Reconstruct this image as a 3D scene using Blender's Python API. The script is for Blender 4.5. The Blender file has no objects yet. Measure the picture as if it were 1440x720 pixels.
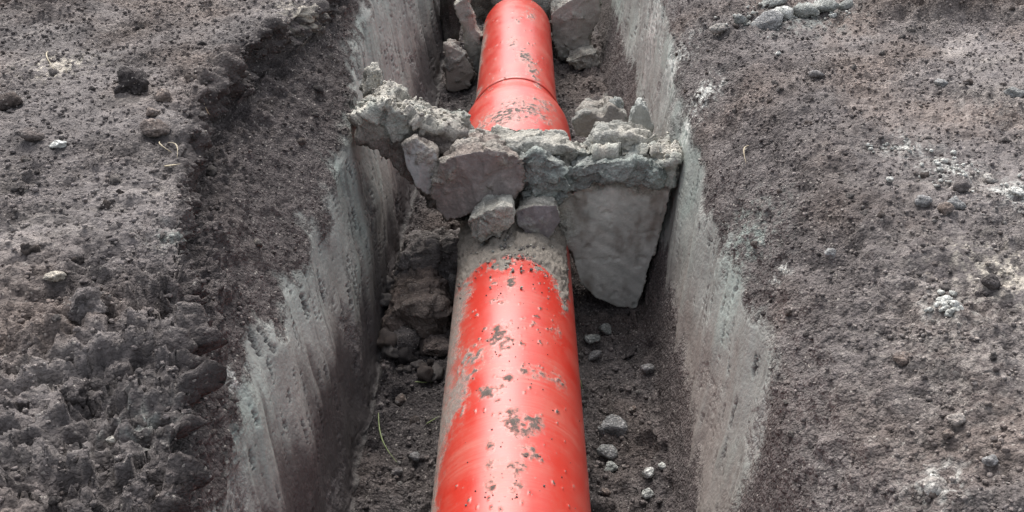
import bpy, bmesh, math, random
import numpy as np
from mathutils import Vector, Matrix, Euler

# ------------------------------------------------------------------ camera
sc = bpy.context.scene
COL = sc.collection
F, PITCH, YAW, CAMZ = 1400.0, math.radians(30.05), math.radians(0.46), 2.54
cam_d = bpy.data.cameras.new('camera'); cam = bpy.data.objects.new('camera', cam_d); COL.objects.link(cam)
cam_d.sensor_width = 36.0; cam_d.lens = 35.0; cam_d.clip_start = 0.05; cam_d.clip_end = 1000.0
cam.location = (0, 0, CAMZ); cam.rotation_euler = (math.pi/2 - PITCH, 0, YAW)
sc.camera = cam
sc.render.resolution_x, sc.render.resolution_y = 1024, 512

# ------------------------------------------------------------------ sky, sun, exposure (overcast)
SUN_EL, SUN_AZ = math.radians(52), math.radians(-16)
world = bpy.data.worlds.new('World'); sc.world = world; world.use_nodes = True
wn, wl = world.node_tree.nodes, world.node_tree.links
wn.clear()
sky = wn.new('ShaderNodeTexSky'); sky.sky_type = 'NISHITA'; sky.sun_disc = False
sky.sun_elevation = SUN_EL; sky.sun_rotation = SUN_AZ
sky.air_density = 1.0; sky.dust_density = 4.0; sky.ozone_density = 1.0
hs = wn.new('ShaderNodeHueSaturation'); hs.inputs['Saturation'].default_value = 0.36   # cloud cover greys the sky
bg = wn.new('ShaderNodeBackground'); bg.inputs['Strength'].default_value = 0.15
wo = wn.new('ShaderNodeOutputWorld')
wl.new(sky.outputs[0], hs.inputs['Color']); wl.new(hs.outputs[0], bg.inputs['Color']); wl.new(bg.outputs[0], wo.inputs[0])
sun_d = bpy.data.lights.new('sun', 'SUN'); sun = bpy.data.objects.new('sun', sun_d); COL.objects.link(sun)
sun_d.energy = 1.5; sun_d.angle = math.radians(50); sun_d.color = (1.0, 0.985, 0.965)
sd = Vector((math.sin(SUN_AZ)*math.cos(SUN_EL), math.cos(SUN_AZ)*math.cos(SUN_EL), math.sin(SUN_EL)))
sun.rotation_euler = sd.to_track_quat('Z', 'Y').to_euler(); sun.location = (3, 3, 8)
sc.view_settings.view_transform = 'Standard'; sc.view_settings.look = 'None'
sc.view_settings.gamma = 1.0; sc.view_settings.use_curve_mapping = False
sc.view_settings.exposure = 0.92

rng = np.random.default_rng(7)

# ------------------------------------------------------------------ camera maths (pixels of the 1440x720 photograph)
_c, _s = math.cos(PITCH), math.sin(PITCH)
def ray(px, py):
    a, b = (px-720)/F, (py-360)/F
    x, y, z = a, _c - b*_s, -_s - b*_c
    return np.array([x*math.cos(YAW)-y*math.sin(YAW), x*math.sin(YAW)+y*math.cos(YAW), z])
def at_y(px, py, Y):
    d = ray(px, py); return d*(Y/d[1]) + np.array([0, 0, CAMZ])
def at_z(px, py, z):
    d = ray(px, py); return d*((z-CAMZ)/d[2]) + np.array([0, 0, CAMZ])
def project(P):
    x = P[..., 0]*math.cos(YAW)+P[..., 1]*math.sin(YAW); y = -P[..., 0]*math.sin(YAW)+P[..., 1]*math.cos(YAW)
    h = CAMZ-P[..., 2]
    zc = y*_c + h*_s; v = h*_c - y*_s
    zc = np.where(zc < .05, np.nan, zc)
    return 720+F*x/zc, 360+F*v/zc, zc

# ------------------------------------------------------------------ noise
_r = np.random.RandomState(11)
PERM = np.tile(_r.permutation(256), 4).astype(np.int32)
G3 = _r.normal(size=(256, 3)); G3 = (G3/np.linalg.norm(G3, axis=1)[:, None]).astype(np.float32)
def perlin(P, seed=0):
    P = np.asarray(P, np.float32)
    sh = P.shape[:-1]; P = P.reshape(-1, 3)
    i = np.floor(P).astype(np.int32); f = P - i; i = i & 255
    u = f*f*f*(f*(f*6-15)+10)
    def g(dx, dy, dz):
        h = PERM[(PERM[(PERM[(i[:, 0]+dx+seed) & 255]+i[:, 1]+dy) & 255]+i[:, 2]+dz) & 255]
        gr = G3[h]
        return gr[:, 0]*(f[:, 0]-dx)+gr[:, 1]*(f[:, 1]-dy)+gr[:, 2]*(f[:, 2]-dz)
    def lp(a, b, t): return a+(b-a)*t
    x00 = lp(g(0,0,0), g(1,0,0), u[:, 0]); x10 = lp(g(0,1,0), g(1,1,0), u[:, 0])
    x01 = lp(g(0,0,1), g(1,0,1), u[:, 0]); x11 = lp(g(0,1,1), g(1,1,1), u[:, 0])
    return (lp(lp(x00, x10, u[:, 1]), lp(x01, x11, u[:, 1]), u[:, 2])*1.6).reshape(sh)
def fbm(P, freq, octv=3, seed=0, gain=.5):
    r = 0; a = 1; t = 0
    for k in range(octv):
        r = r + a*perlin(np.asarray(P)*freq*(2.03**k)+k*17.3, seed+k*31); t += a; a *= gain
    return r/t
def worley(P, seed=0, facet=False):
    P = np.asarray(P, np.float32); sh = P.shape[:-1]; P = P.reshape(-1, 3)
    i = np.floor(P).astype(np.int32)
    f1 = np.full(len(P), 9., np.float32); cid = np.zeros(len(P), np.int32)
    fc = np.zeros(len(P), np.float32); RV = np.random.RandomState(seed+9).normal(size=(256, 3)).astype(np.float32); RV /= np.linalg.norm(RV, axis=1)[:, None]
    J = np.random.RandomState(seed+5).rand(256, 3).astype(np.float32)
    for dx in (-1, 0, 1):
        for dy in (-1, 0, 1):
            for dz in (-1, 0, 1):
                q = i+np.array([dx, dy, dz], np.int32)
                h = PERM[(PERM[(PERM[(q[:, 0]+seed) & 255]+q[:, 1]) & 255]+q[:, 2]) & 255]
                d = q+J[h]-P
                dv = d; d = np.einsum('ij,ij->i', d, d)
                m = d < f1
                f1[m] = d[m]; cid[m] = h[m]
                if facet: fc[m] = np.einsum('ij,ij->i', dv[m], RV[h[m]])
    if facet: return np.sqrt(f1).reshape(sh), (cid/255.).reshape(sh), fc.reshape(sh)      # fc: height over a tilted plane per cell, for fracture faces
    return np.sqrt(f1).reshape(sh), (cid/255.).reshape(sh)
def ss(a, b, x):
    t = np.clip((x-a)/(b-a), 0, 1); return t*t*(3-2*t)
def mixc(c, col, m):
    return c*(1-m[..., None]) + np.asarray(col, np.float32)*m[..., None]

# base colours
SOIL_DARK = (.050, .043, .042); SOIL_MID = (.155, .137, .131); SOIL_DRY = (.275, .246, .225)
SOIL_BROWN = (.175, .138, .118); CLAY = (.232, .240, .222); CLAY_GREEN = (.245, .280, .255)
CLAY_PINK = (.190, .166, .148); CHALK = (.58, .58, .54); PALE = (.42, .38, .32)

# ------------------------------------------------------------------ materials
def new_mat(name):
    m = bpy.data.materials.new(name); m.use_nodes = True
    n, l = m.node_tree.nodes, m.node_tree.links; n.clear()
    o = n.new('ShaderNodeOutputMaterial'); b = n.new('ShaderNodeBsdfPrincipled'); l.new(b.outputs[0], o.inputs[0])
    return m, n, l, b
def nd(n, t, **kw):
    x = n.new(t)
    for k, v in kw.items():
        if k in x.inputs: x.inputs[k].default_value = v
        else: setattr(x, k, v)
    return x
def math_node(n, l, op, a, b=None, c=None):
    x = n.new('ShaderNodeMath'); x.operation = op
    for i, v in enumerate((a, b, c)):
        if v is None: continue
        if isinstance(v, (int, float)): x.inputs[i].default_value = v
        else: l.new(v, x.inputs[i])
    return x.outputs[0]

def soil_material(name, bump=1.0, grain=1.0):
    """Earth: colour from the attribute Col, grain from noise, relief weighted by the attribute rgh (1 crumbly, 0 smooth cut clay)."""
    m, n, l, b = new_mat(name)
    tc = n.new('ShaderNodeTexCoord')
    col = nd(n, 'ShaderNodeAttribute', attribute_name='Col'); rg = nd(n, 'ShaderNodeAttribute', attribute_name='rgh')
    n1 = nd(n, 'ShaderNodeTexNoise', Scale=90*grain, Detail=5.0, Roughness=.65); l.new(tc.outputs['Object'], n1.inputs['Vector'])
    n2 = nd(n, 'ShaderNodeTexNoise', Scale=330*grain, Detail=2.0, Roughness=.6); l.new(tc.outputs['Object'], n2.inputs['Vector'])
    v1 = nd(n, 'ShaderNodeTexVoronoi', Scale=75*grain, Randomness=1.0); l.new(tc.outputs['Object'], v1.inputs['Vector'])
    v2 = nd(n, 'ShaderNodeTexVoronoi', Scale=170*grain, Randomness=1.0); l.new(tc.outputs['Object'], v2.inputs['Vector'])
    # grain brightness per crumb
    sep = n.new('ShaderNodeSeparateColor'); l.new(v2.outputs['Color'], sep.inputs[0])
    k1 = nd(n, 'ShaderNodeMapRange'); l.new(sep.outputs[0], k1.inputs[0]); k1.inputs[3].default_value = .72; k1.inputs[4].default_value = 1.32
    one = math_node(n, l, 'MULTIPLY_ADD', math_node(n, l, 'SUBTRACT', k1.outputs[0], 1.0), rg.outputs['Fac'], 1.0)
    k2 = nd(n, 'ShaderNodeMapRange'); l.new(n1.outputs[0], k2.inputs[0]); k2.inputs[1].default_value = .25; k2.inputs[2].default_value = .75; k2.inputs[3].default_value = .58; k2.inputs[4].default_value = 1.42
    rk = math_node(n, l, 'MULTIPLY_ADD', rg.outputs['Fac'], .95, .02)
    two = math_node(n, l, 'MULTIPLY_ADD', math_node(n, l, 'SUBTRACT', k2.outputs[0], 1.0), rk, 1.0)
    fac = math_node(n, l, 'MULTIPLY', one, two)
    # rare pale grit
    sp = math_node(n, l, 'GREATER_THAN', sep.outputs[1], .984)
    spf = math_node(n, l, 'MULTIPLY', sp, math_node(n, l, 'MULTIPLY', rg.outputs['Fac'], .9))
    vm = nd(n, 'ShaderNodeVectorMath', operation='SCALE'); l.new(col.outputs['Color'], vm.inputs[0]); l.new(fac, vm.inputs['Scale'])
    mx = nd(n, 'ShaderNodeMix', data_type='RGBA'); l.new(spf, mx.inputs[0]); l.new(vm.outputs[0], mx.inputs[6]); mx.inputs[7].default_value = (.34, .31, .28, 1)
    l.new(mx.outputs[2], b.inputs['Base Color'])
    # relief
    hgt = math_node(n, l, 'MULTIPLY', v1.outputs['Distance'], -1.0)
    hgt = math_node(n, l, 'MULTIPLY_ADD', v2.outputs['Distance'], -.45, hgt)
    hgt = math_node(n, l, 'MULTIPLY_ADD', n1.outputs[0], .9, hgt)
    hgt = math_node(n, l, 'MULTIPLY_ADD', n2.outputs[0], .25, hgt)
    hgt = math_node(n, l, 'MULTIPLY', hgt, math_node(n, l, 'MULTIPLY_ADD', rg.outputs['Fac'], 1.0, .0))
    bp = nd(n, 'ShaderNodeBump', Strength=1.0*bump, Distance=.011); l.new(hgt, bp.inputs['Height'])
    l.new(bp.outputs[0], b.inputs['Normal'])
    ro = nd(n, 'ShaderNodeMapRange'); l.new(rg.outputs['Fac'], ro.inputs[0]); ro.inputs[3].default_value = .62; ro.inputs[4].default_value = .93
    l.new(ro.outputs[0], b.inputs['Roughness'])
    b.inputs['Specular IOR Level'].default_value = .28
    return m
M_SOIL = soil_material('earth'); M_CLOD = soil_material('clod_earth', .8, 1.1)

def pipe_material():
    m, n, l, b = new_mat('red_pvc')
    tc = n.new('ShaderNodeTexCoord')
    mud = nd(n, 'ShaderNodeAttribute', attribute_name='mud')
    na = nd(n, 'ShaderNodeTexNoise', Scale=70., Detail=8., Roughness=.78); l.new(tc.outputs['Object'], na.inputs['Vector'])
    nb = nd(n, 'ShaderNodeTexNoise', Scale=240., Detail=3., Roughness=.6); l.new(tc.outputs['Object'], nb.inputs['Vector'])
    h = math_node(n, l, 'MULTIPLY_ADD', math_node(n, l, 'SUBTRACT', na.outputs[0], .5), 1.9, mud.outputs['Fac'])
    h = math_node(n, l, 'MULTIPLY_ADD', math_node(n, l, 'SUBTRACT', nb.outputs[0], .5), .45, h)
    mk = nd(n, 'ShaderNodeMapRange', interpolation_type='SMOOTHSTEP'); l.new(h, mk.inputs[0]); mk.inputs[1].default_value = .42; mk.inputs[2].default_value = .80
    # thin dust film over the plastic, drawn out in rings round the barrel
    mp = nd(n, 'ShaderNodeMapping'); mp.inputs['Scale'].default_value = (3, 160, 3); l.new(tc.outputs['Object'], mp.inputs[0])
    ns = nd(n, 'ShaderNodeTexNoise', Scale=1., Detail=4., Roughness=.6); l.new(mp.outputs[0], ns.inputs['Vector'])
    nf = nd(n, 'ShaderNodeTexNoise', Scale=5., Detail=5., Roughness=.6); l.new(tc.outputs['Object'], nf.inputs['Vector'])
    film = math_node(n, l, 'MULTIPLY', nd_range(n, l, ns.outputs[0], .3, .7, .1, 1), nd_range(n, l, nf.outputs[0], .40, .66, .03, .7))
    red = nd(n, 'ShaderNodeMix', data_type='RGBA'); l.new(film, red.inputs[0]); red.inputs[6].default_value = (.49, .028, .015, 1); red.inputs[7].default_value = (.46, .165, .12, 1)
    dust = nd(n, 'ShaderNodeMapRange', interpolation_type='SMOOTHSTEP'); l.new(h, dust.inputs[0]); dust.inputs[1].default_value = .12; dust.inputs[2].default_value = .62; dust.inputs[4].default_value = .62
    r2 = nd(n, 'ShaderNodeMix', data_type='RGBA'); l.new(dust.outputs[0], r2.inputs[0]); l.new(red.outputs[2], r2.inputs[6]); r2.inputs[7].default_value = (.36, .235, .19, 1)
    mc = nd(n, 'ShaderNodeAttribute', attribute_name='Col')
    mv = nd(n, 'ShaderNodeVectorMath', operation='SCALE'); l.new(mc.outputs['Color'], mv.inputs[0]); l.new(nd_range(n, l, nb.outputs[0], .25, .75, .6, 1.4), mv.inputs['Scale'])
    mx = nd(n, 'ShaderNodeMix', data_type='RGBA'); l.new(mk.outputs[0], mx.inputs[0]); l.new(r2.outputs[2], mx.inputs[6]); l.new(mv.outputs[0], mx.inputs[7])
    l.new(mx.outputs[2], b.inputs['Base Color'])
    rr = math_node(n, l, 'MULTIPLY_ADD', film, .35, .29)
    ro = nd(n, 'ShaderNodeMix', data_type='FLOAT'); l.new(mk.outputs[0], ro.inputs[0]); l.new(rr, ro.inputs[2]); ro.inputs[3].default_value = .85
    l.new(ro.outputs[0], b.inputs['Roughness'])
    hh = math_node(n, l, 'MULTIPLY', mk.outputs[0], math_node(n, l, 'MULTIPLY_ADD', nb.outputs[0], .8, .6))
    hh = math_node(n, l, 'MULTIPLY_ADD', ns.outputs[0], .12, hh)
    bp = nd(n, 'ShaderNodeBump', Strength=.42, Distance=.005); l.new(hh, bp.inputs['Height']); l.new(bp.outputs[0], b.inputs['Normal'])
    b.inputs['Specular IOR Level'].default_value = .52
    return m
def nd_range(n, l, src, a, b, c, d):
    x = n.new('ShaderNodeMapRange'); l.new(src, x.inputs[0])
    for i, v in enumerate((a, b, c, d)): x.inputs[i+1].default_value = v
    return x.outputs[0]
M_PIPE = pipe_material()

def grass_material(name, c1, c2):
    m, n, l, b = new_mat(name)
    tc = n.new('ShaderNodeTexCoord'); t = nd(n, 'ShaderNodeTexNoise', Scale=40., Detail=2.); l.new(tc.outputs['Object'], t.inputs['Vector'])
    mx = nd(n, 'ShaderNodeMix', data_type='RGBA'); l.new(t.outputs[0], mx.inputs[0]); mx.inputs[6].default_value = (*c1, 1); mx.inputs[7].default_value = (*c2, 1)
    l.new(mx.outputs[2], b.inputs['Base Color']); b.inputs['Roughness'].default_value = .6
    return m
M_GRASS = grass_material('grass_blade', (.16, .22, .08), (.30, .33, .16)); M_STRAW = grass_material('dry_stalk', (.34, .27, .17), (.52, .45, .32))

# ------------------------------------------------------------------ mesh helpers
def build_mesh(name, V, FC, mat, attrs=None, smooth=True):
    """V (n,3); FC (m,k) array of quads or triangles."""
    V = np.ascontiguousarray(V, np.float32); FC = np.ascontiguousarray(FC, np.int32)
    me = bpy.data.meshes.new(name); k = FC.shape[1]
    me.vertices.add(len(V)); me.vertices.foreach_set('co', V.ravel())
    me.loops.add(FC.size); me.loops.foreach_set('vertex_index', FC.ravel())
    me.polygons.add(len(FC)); me.polygons.foreach_set('loop_start', np.arange(0, FC.size, k, dtype=np.int32))
    me.polygons.foreach_set('use_smooth', np.full(len(FC), smooth))
    me.update(calc_edges=True)
    put_attrs(me, attrs); me.materials.append(mat)
    return me
def put_attrs(me, attrs):
    for a, d in (attrs or {}).items():
        if a == 'Col':
            at = me.attributes.new('Col', 'FLOAT_COLOR', 'POINT')
            at.data.foreach_set('color', np.concatenate([d, np.ones((len(d), 1))], 1).astype(np.float32).ravel())
        else:
            at = me.attributes.new(a, 'FLOAT', 'POINT'); at.data.foreach_set('value', np.ascontiguousarray(d, np.float32))
def link(name, me, parent=None, **props):
    o = bpy.data.objects.new(name, me); COL.objects.link(o)
    if parent is not None: o.parent = parent
    for k, v in props.items(): o[k] = v
    return o
def grid_faces(nr, nc, wrap=False):
    idx = np.arange(nr*nc).reshape(nr, nc)
    if wrap: idx = np.concatenate([idx, idx[:, :1]], 1)
    return np.stack([idx[:-1, :-1], idx[:-1, 1:], idx[1:, 1:], idx[1:, :-1]], -1).reshape(-1, 4)

# ------------------------------------------------------------------ GROUND with the trench cut into it
#         Y     rim          under        mid slope    clay top     wall mid    base
LEFT = [(-2.0, -.66, 1.13, -.66, 1.05, -.66, .97, -.66, .84, -.63, .45, -.58),
        (1.4,  -.67, 1.13, -.67, 1.05, -.68, .97, -.67, .80, -.63, .45, -.59),
        (1.8,  -.75, 1.14, -.75, 1.05, -.74, .97, -.71, .80, -.645, .45, -.59),
        (2.15, -.86, 1.15, -.865, 1.05, -.81, .96, -.74, .79, -.65, .45, -.595),
        (2.45, -.94, 1.18, -.945, 1.06, -.86, .95, -.755, .77, -.655, .45, -.60),
        (2.8,  -1.05, 1.22, -1.06, 1.07, -.93, .95, -.77, .75, -.66, .45, -.60),
        (3.3,  -1.15, 1.25, -1.16, 1.08, -.97, .97, -.76, .76, -.66, .45, -.61),
        (3.9,  -1.14, 1.26, -1.15, 1.09, -.95, .99, -.735, .80, -.655, .45, -.62),
        (4.3,  -.98, 1.26, -1.01, 1.12, -.88, 1.02, -.745, .86, -.66, .45, -.62),
        (4.7,  -.93, 1.25, -.94, 1.13, -.89, 1.06, -.81, .92, -.70, .45, -.615),
        (5.2,  -.93, 1.25, -.94, 1.13, -.89, 1.07, -.82, .96, -.70, .45, -.60),
        (6.5,  -.93, 1.25, -.93, 1.13, -.89, 1.07, -.82, .96, -.69, .45, -.585),
        (9.0,  -.95, 1.25, -.95, 1.13, -.91, 1.07, -.83, .98, -.70, .45, -.62),
        (14.,  -.95, 1.25, -.95, 1.13, -.91, 1.07, -.83, .98, -.70, .45, -.62)]
#         Y     base  wall mid  clay top   mid slope    shoulder
RIGHT = [(-2.0, .50, .60, .45, .69, .75, .84, .95, 1.10, 1.10),
         (1.2,  .50, .60, .45, .70, .75, .85, .95, 1.12, 1.10),
         (2.0,  .51, .62, .45, .71, .78, .84, .96, 1.08, 1.11),
         (2.5,  .53, .645, .45, .735, .82, .84, .98, 1.03, 1.11),
         (3.3,  .56, .655, .45, .735, .83, .85, .99, 1.03, 1.12),
         (4.4,  .59, .665, .45, .735, .90, .84, 1.03, .98, 1.12),
         (5.3,  .60, .71, .45, .79, .96, .85, 1.06, .95, 1.12),
         (7.0,  .61, .72, .45, .81, .98, .87, 1.07, .95, 1.12),
         (9.0,  .66, .75, .45, .84, 1.0, .89, 1.07, .97, 1.12),
         (14.,  .66, .75, .45, .84, 1.0, .89, 1.07, .97, 1.12)]
def tab(T, k, y):
    T = np.array(T); return np.interp(y, T[:, 0], T[:, k])

ys = [1.15]
while ys[-1] < 9.4: ys.append(ys[-1]+.0027*(ys[-1]+1.0))
YS = np.array([-150, -60, -25, -12, -7, -4, -2.5, -1.5, -.9, -.5, -.2, .1, .35, .55, .75, .9, 1.0, 1.08]+ys+[9.5, 9.65, 9.85, 10.1, 10.5, 11, 12, 14, 18, 26, 45, 90, 160])
ysm = YS.copy()
def smoothed(v):
    """smooth a table column along the trench"""
    yy = np.linspace(-3, 15, 1800); w = np.interp(yy, YS, v)
    k = np.exp(-.5*(np.arange(-40, 41)/14.)**2); k /= k.sum()
    w = np.convolve(np.pad(w, 40, mode='edge'), k, 'valid')
    return np.interp(YS, yy, w)
L = [None]+[smoothed(tab(LEFT, k, YS)) for k in range(1, 12)]
R = [None]+[smoothed(tab(RIGHT, k, YS)) for k in range(1, 10)]
one = np.ones_like(YS)
# profile: control points (x, z) left to right, and vertices per segment
CP = [(-160*one, 1.3*one), (-40*one, 1.3*one), (-9*one, 1.3*one), (-3.6*one, 1.30*one), (-2.2*one, L[2]*.3+.89), (L[1]-.12, L[2]+.01), (L[1], L[2]),
      (L[3], L[4]), (L[5], L[6]), (L[7], L[8]), (L[9], L[10]), (L[11], .02*one), (L[11]+.08, 0*one), (-.25*one, -.005*one), (.25*one, -.005*one),
      (R[1]-.08, 0*one), (R[1], .02*one), (R[2], R[3]), (R[4], R[5]), (R[6], R[7]), (R[8], R[9]), (1.45*one, 1.14*one), (2.3*one, 1.19*one), (3.6*one, 1.26*one), (9*one, 1.3*one), (40*one, 1.3*one), (160*one, 1.3*one)]
CNT = [3, 5, 14, 120, 190, 22, 22, 36, 52, 74, 74, 14, 58, 30, 58, 14, 74, 80, 34, 32, 70, 120, 110, 14, 5, 3]
ctrl = np.stack([np.stack([a, b], -1) for a, b in CP], 1)          # (ny, ncp, 2)
cols, seg = [], []
for k, cnt in enumerate(CNT):
    t = np.arange(cnt)/cnt
    cols.append(ctrl[:, k, None, :]*(1-t)[None, :, None]+ctrl[:, k+1, None, :]*t[None, :, None]); seg += list(k+t)
cols.append(ctrl[:, -1:, :]); seg.append(len(CNT))
prof = np.concatenate(cols, 1); seg = np.array(seg)
# round the corners of the detailed span a little
i0, i1 = sum(CNT[:3]), len(seg)-sum(CNT[-3:])-1
w = np.exp(-.5*(np.arange(-9, 10)/3.6)**2); w /= w.sum()
pp = np.pad(prof, ((0, 0), (9, 9), (0, 0)), mode='edge')
sm = sum(w[q]*pp[:, q:q+prof.shape[1]] for q in range(19))
prof[:, i0+9:i1-9] = sm[:, i0+9:i1-9]
NY, NS = prof.shape[:2]
P0 = np.stack([prof[..., 0], np.repeat(YS[:, None], NS, 1), prof[..., 1]], -1).astype(np.float32)
def grid_normals(P):
    du = np.gradient(P, axis=1); dv = np.gradient(P, axis=0)
    n = np.cross(du, dv); return n/np.maximum(np.linalg.norm(n, axis=-1, keepdims=True), 1e-9)
SG = np.repeat(seg[None, :], NY, 0).astype(np.float32)
X, Y, Z = P0[..., 0], P0[..., 1], P0[..., 2]
# masks
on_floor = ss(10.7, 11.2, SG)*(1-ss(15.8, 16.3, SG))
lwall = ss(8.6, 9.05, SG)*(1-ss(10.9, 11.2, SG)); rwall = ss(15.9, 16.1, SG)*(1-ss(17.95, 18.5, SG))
N0 = grid_normals(P0)
fade = ss(-1.6, .9, Y)*(1-ss(9.6, 13, Y))*(1-ss(3.4, 6, np.abs(X)))
# --- clay areas: ragged-edged scraped faces
q = Y-.577*Z                                                # constant along the bucket's scrape lines
SP = np.stack([q*9, Z*.9+X*0, X*.6], -1)
streak = fbm(SP, 1.0, 4, 3, .6); streak_f = fbm(np.stack([q*42, Z*3.2, X*2], -1), 1.0, 3, 9, .6)
rag = fbm(P0, 4.0, 4, 21, .6); rag2 = fbm(P0, 17.0, 3, 40, .6)
ltop = np.interp(Y, [1.2, 1.6, 1.9, 2.1, 2.4, 2.9, 3.4, 4.0, 4.6, 5.2, 9], [.70, .75, .79, .81, .80, .73, .73, .80, .90, .97, 1.0])
rtop = np.interp(Y, [1.6, 2.05, 2.2, 2.4, 2.8, 3.3, 3.8, 4.4, 5.3, 9], [.25, .42, .70, .82, .78, .76, .81, .89, .95, .98])
rlow = np.interp(Y, [2.0, 2.4, 3.0, 4.0, 4.5, 5.3, 9], [.10, .22, .30, .36, .45, .42, .40])
smear = .10*fbm(np.stack([q*5, Z*5, X*5], -1), 1.0, 4, 23, .65)
clayL = ss(7.9, 8.5, SG)*(1-ss(10.9, 11.2, SG))*ss(-.055, .045, ltop+.02-Z+.14*rag+.06*rag2+smear)
clayR = rwall*ss(-.055, .045, rtop+.02-Z+.13*rag+.06*rag2+smear)*ss(-.03, .05, Z-rlow+.16*streak+.04*rag2)*ss(2.0, 2.25, Y+.25*rag)
clay = np.maximum(clayL, clayR)
soft = np.maximum(clay, .0)
soil = (1-soft)
# --- displacement along the normal
lump, lid = worley(P0*14.0+.3*np.stack([rag, rag2, rag], -1), 1); lump2, lid2 = worley(P0*np.array([34, 34, 40]), 2)
n_big = fbm(P0, 1.4, 3, 50); n_mid = fbm(P0, 5.5, 4, 60, .55); n_fine = fbm(P0, 26.0, 4, 70, .62); n_fine2 = fbm(P0, 70.0, 2, 80, .6)
bill = 1-2*np.abs(fbm(P0, 7.0, 4, 90, .55))
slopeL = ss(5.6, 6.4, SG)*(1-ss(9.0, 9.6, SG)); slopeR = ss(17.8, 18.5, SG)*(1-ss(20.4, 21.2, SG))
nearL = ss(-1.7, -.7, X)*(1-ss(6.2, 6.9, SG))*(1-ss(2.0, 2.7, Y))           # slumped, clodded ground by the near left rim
ground_m = 1-ss(6.6, 7.2, SG)+ss(19.5, 20.5, SG)
patch = ss(-.15, .35, fbm(P0, 2.3, 3, 77))                                     # where the ground is cloddier
dark_bank = ss(4.35, 4.65, Y+.12*n_mid-.15*np.abs(X-2.3))*ss(1.5, 1.9, X)+ss(4.1, 4.5, Y+.15*n_mid)*ss(-1.75, -2.1, X)   # dark cloddy spoil on both sides
cid_, wid3 = worley(P0*np.array([22, 30, 22])+.35*np.stack([rag2, rag, rag2], -1), 4)
face_m = ss(7.4, 8.2, SG)*(1-ss(10.9, 11.2, SG))+ss(16, 16.2, SG)*(1-ss(18.6, 19.4, SG))
D = soil*(1-.5*face_m)*((wid3-.5)*(.008+.012*patch) + dark_bank*(.08*n_mid+.07*(bill-.4)+.06) + .030*n_big + .018*n_mid + .014*n_fine + .0035*n_fine2 + (.55-lump)*(.012+.024*patch) + (.5-lump2)*(.008+.008*patch))
D += slopeL*soil*(1-.65*ss(7.6, 8.3, SG))*(.045*n_mid+.03*(bill-.4)+.02*n_fine) + nearL*(.05*(bill-.35)+.06*n_mid+.03*(.5-lump)+.045*(wid3-.5)+.022*n_fine) + slopeR*soil*(.03*n_mid+.014*(bill-.4)+.006*n_fine)
rimL = ss(5.2, 6.0, SG)*(1-ss(6.9, 7.6, SG))*ss(2.6, 3.2, Y)
D += rimL*(.10*fbm(P0, 4.0, 4, 35, .6)+.06*fbm(P0, 11.0, 3, 33, .6)+.03*n_fine)
pits = ss(.27, .40, fbm(np.stack([q*36, Z*9, X*10], -1), 1.0, 4, 15, .62)+.38*rag)
scal = np.abs(((q*2.3+.35*n_big+.10*rag) % 1.0)-.5)*2                       # scallops left by the bucket
crumbly = ss(.15, .5, fbm(P0, 3.3, 3, 171)+.25*rag2)                          # patches where the face has broken away
D += clay*(.034*n_big+.016*streak+.0022*streak_f-.010*pits+.016*(scal-.5)+.012*n_mid*.6+.002*n_fine+crumbly*(.012*n_fine-.004+.008*(.5-lump2)))
D += on_floor*(.035*n_mid+.016*(.5-lump)+.012*(wid3-.5)+.07*np.exp(-((np.abs(X+.02)-.23)/.07)**2)*np.clip(.55+1.2*n_mid, 0, 1)+.05*np.exp(-((np.abs(X+.02)-.56)/.06)**2)*np.clip(.4+1.2*n_mid, 0, 1))
def dent(px, z, r, depth):
    c = at_z(*px, z); return -depth*np.exp(-((X-c[0])**2+(Y-c[1])**2+(Z-c[2])**2)/(2*r*r))
D += dent((1122, 540), .98, .028, .075)+dent((1010, 170), 1.02, .05, .05)
# fissure along the near left rim
crk = ss(1.5, 1.8, Y)*(1-ss(2.5, 2.8, Y))
D -= crk*.07*np.exp(-((SG-6.75+.5*fbm(P0, 3.0, 3, 191))/.16)**2)
P1 = P0+N0*(D*fade)[..., None]
N1 = grid_normals(P1)
GU, GV, GZ = project(P1)
VIS = (GU > -60) & (GU < 1500) & (GV > -60) & (GV < 780) & ((N1*(np.array([0, 0, CAMZ])-P1)).sum(-1) > 0)
def pick(px, py):
    """ground point seen at a pixel of the photograph: the nearest surface along that line of sight"""
    d = (GU-px)**2+(GV-py)**2
    d = np.where(VIS, d, 1e9)
    m = d < 16
    if not m.any():
        i = np.unravel_index(np.argmin(d), d.shape); return P1[i], N1[i]
    z = np.where(m, GZ, 1e9); i = np.unravel_index(np.argmin(z), z.shape)
    return P1[i], N1[i]
# --- colours
C = np.zeros(P0.shape, np.float32)+np.asarray(SOIL_MID, np.float32)
C = mixc(C, SOIL_DARK, ss(-.15, .45, fbm(P0, 3.0, 4, 101, .6))*.75)
dry = ss(.0, .5, fbm(P0*np.array([1, 1.6, 1]), 3.4, 4, 111, .62))*ground_m
C = mixc(C, SOIL_DRY, dry*.75*np.where(X > 0, 1, .8))
C = mixc(C, SOIL_BROWN, ss(-.1, .4, fbm(P0, 1.7, 4, 121))*.75)
C *= (1+.35*fbm(P0, .9, 3, 125))[..., None]
C = mixc(C, (.062, .052, .050), np.clip(slopeL*.85+.30*nearL+slopeR*.35, 0, 1))  # dark topsoil on the slopes, plus painted shade below the left rim
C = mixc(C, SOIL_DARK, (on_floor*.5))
C *= np.where((X < 0) & (SG < 7), .86, 1.0)[..., None]              # left bank slightly darker than the right
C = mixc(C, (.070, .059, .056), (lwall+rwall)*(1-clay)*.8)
C = mixc(C, (.075, .058, .050), dark_bank*.85)
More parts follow.
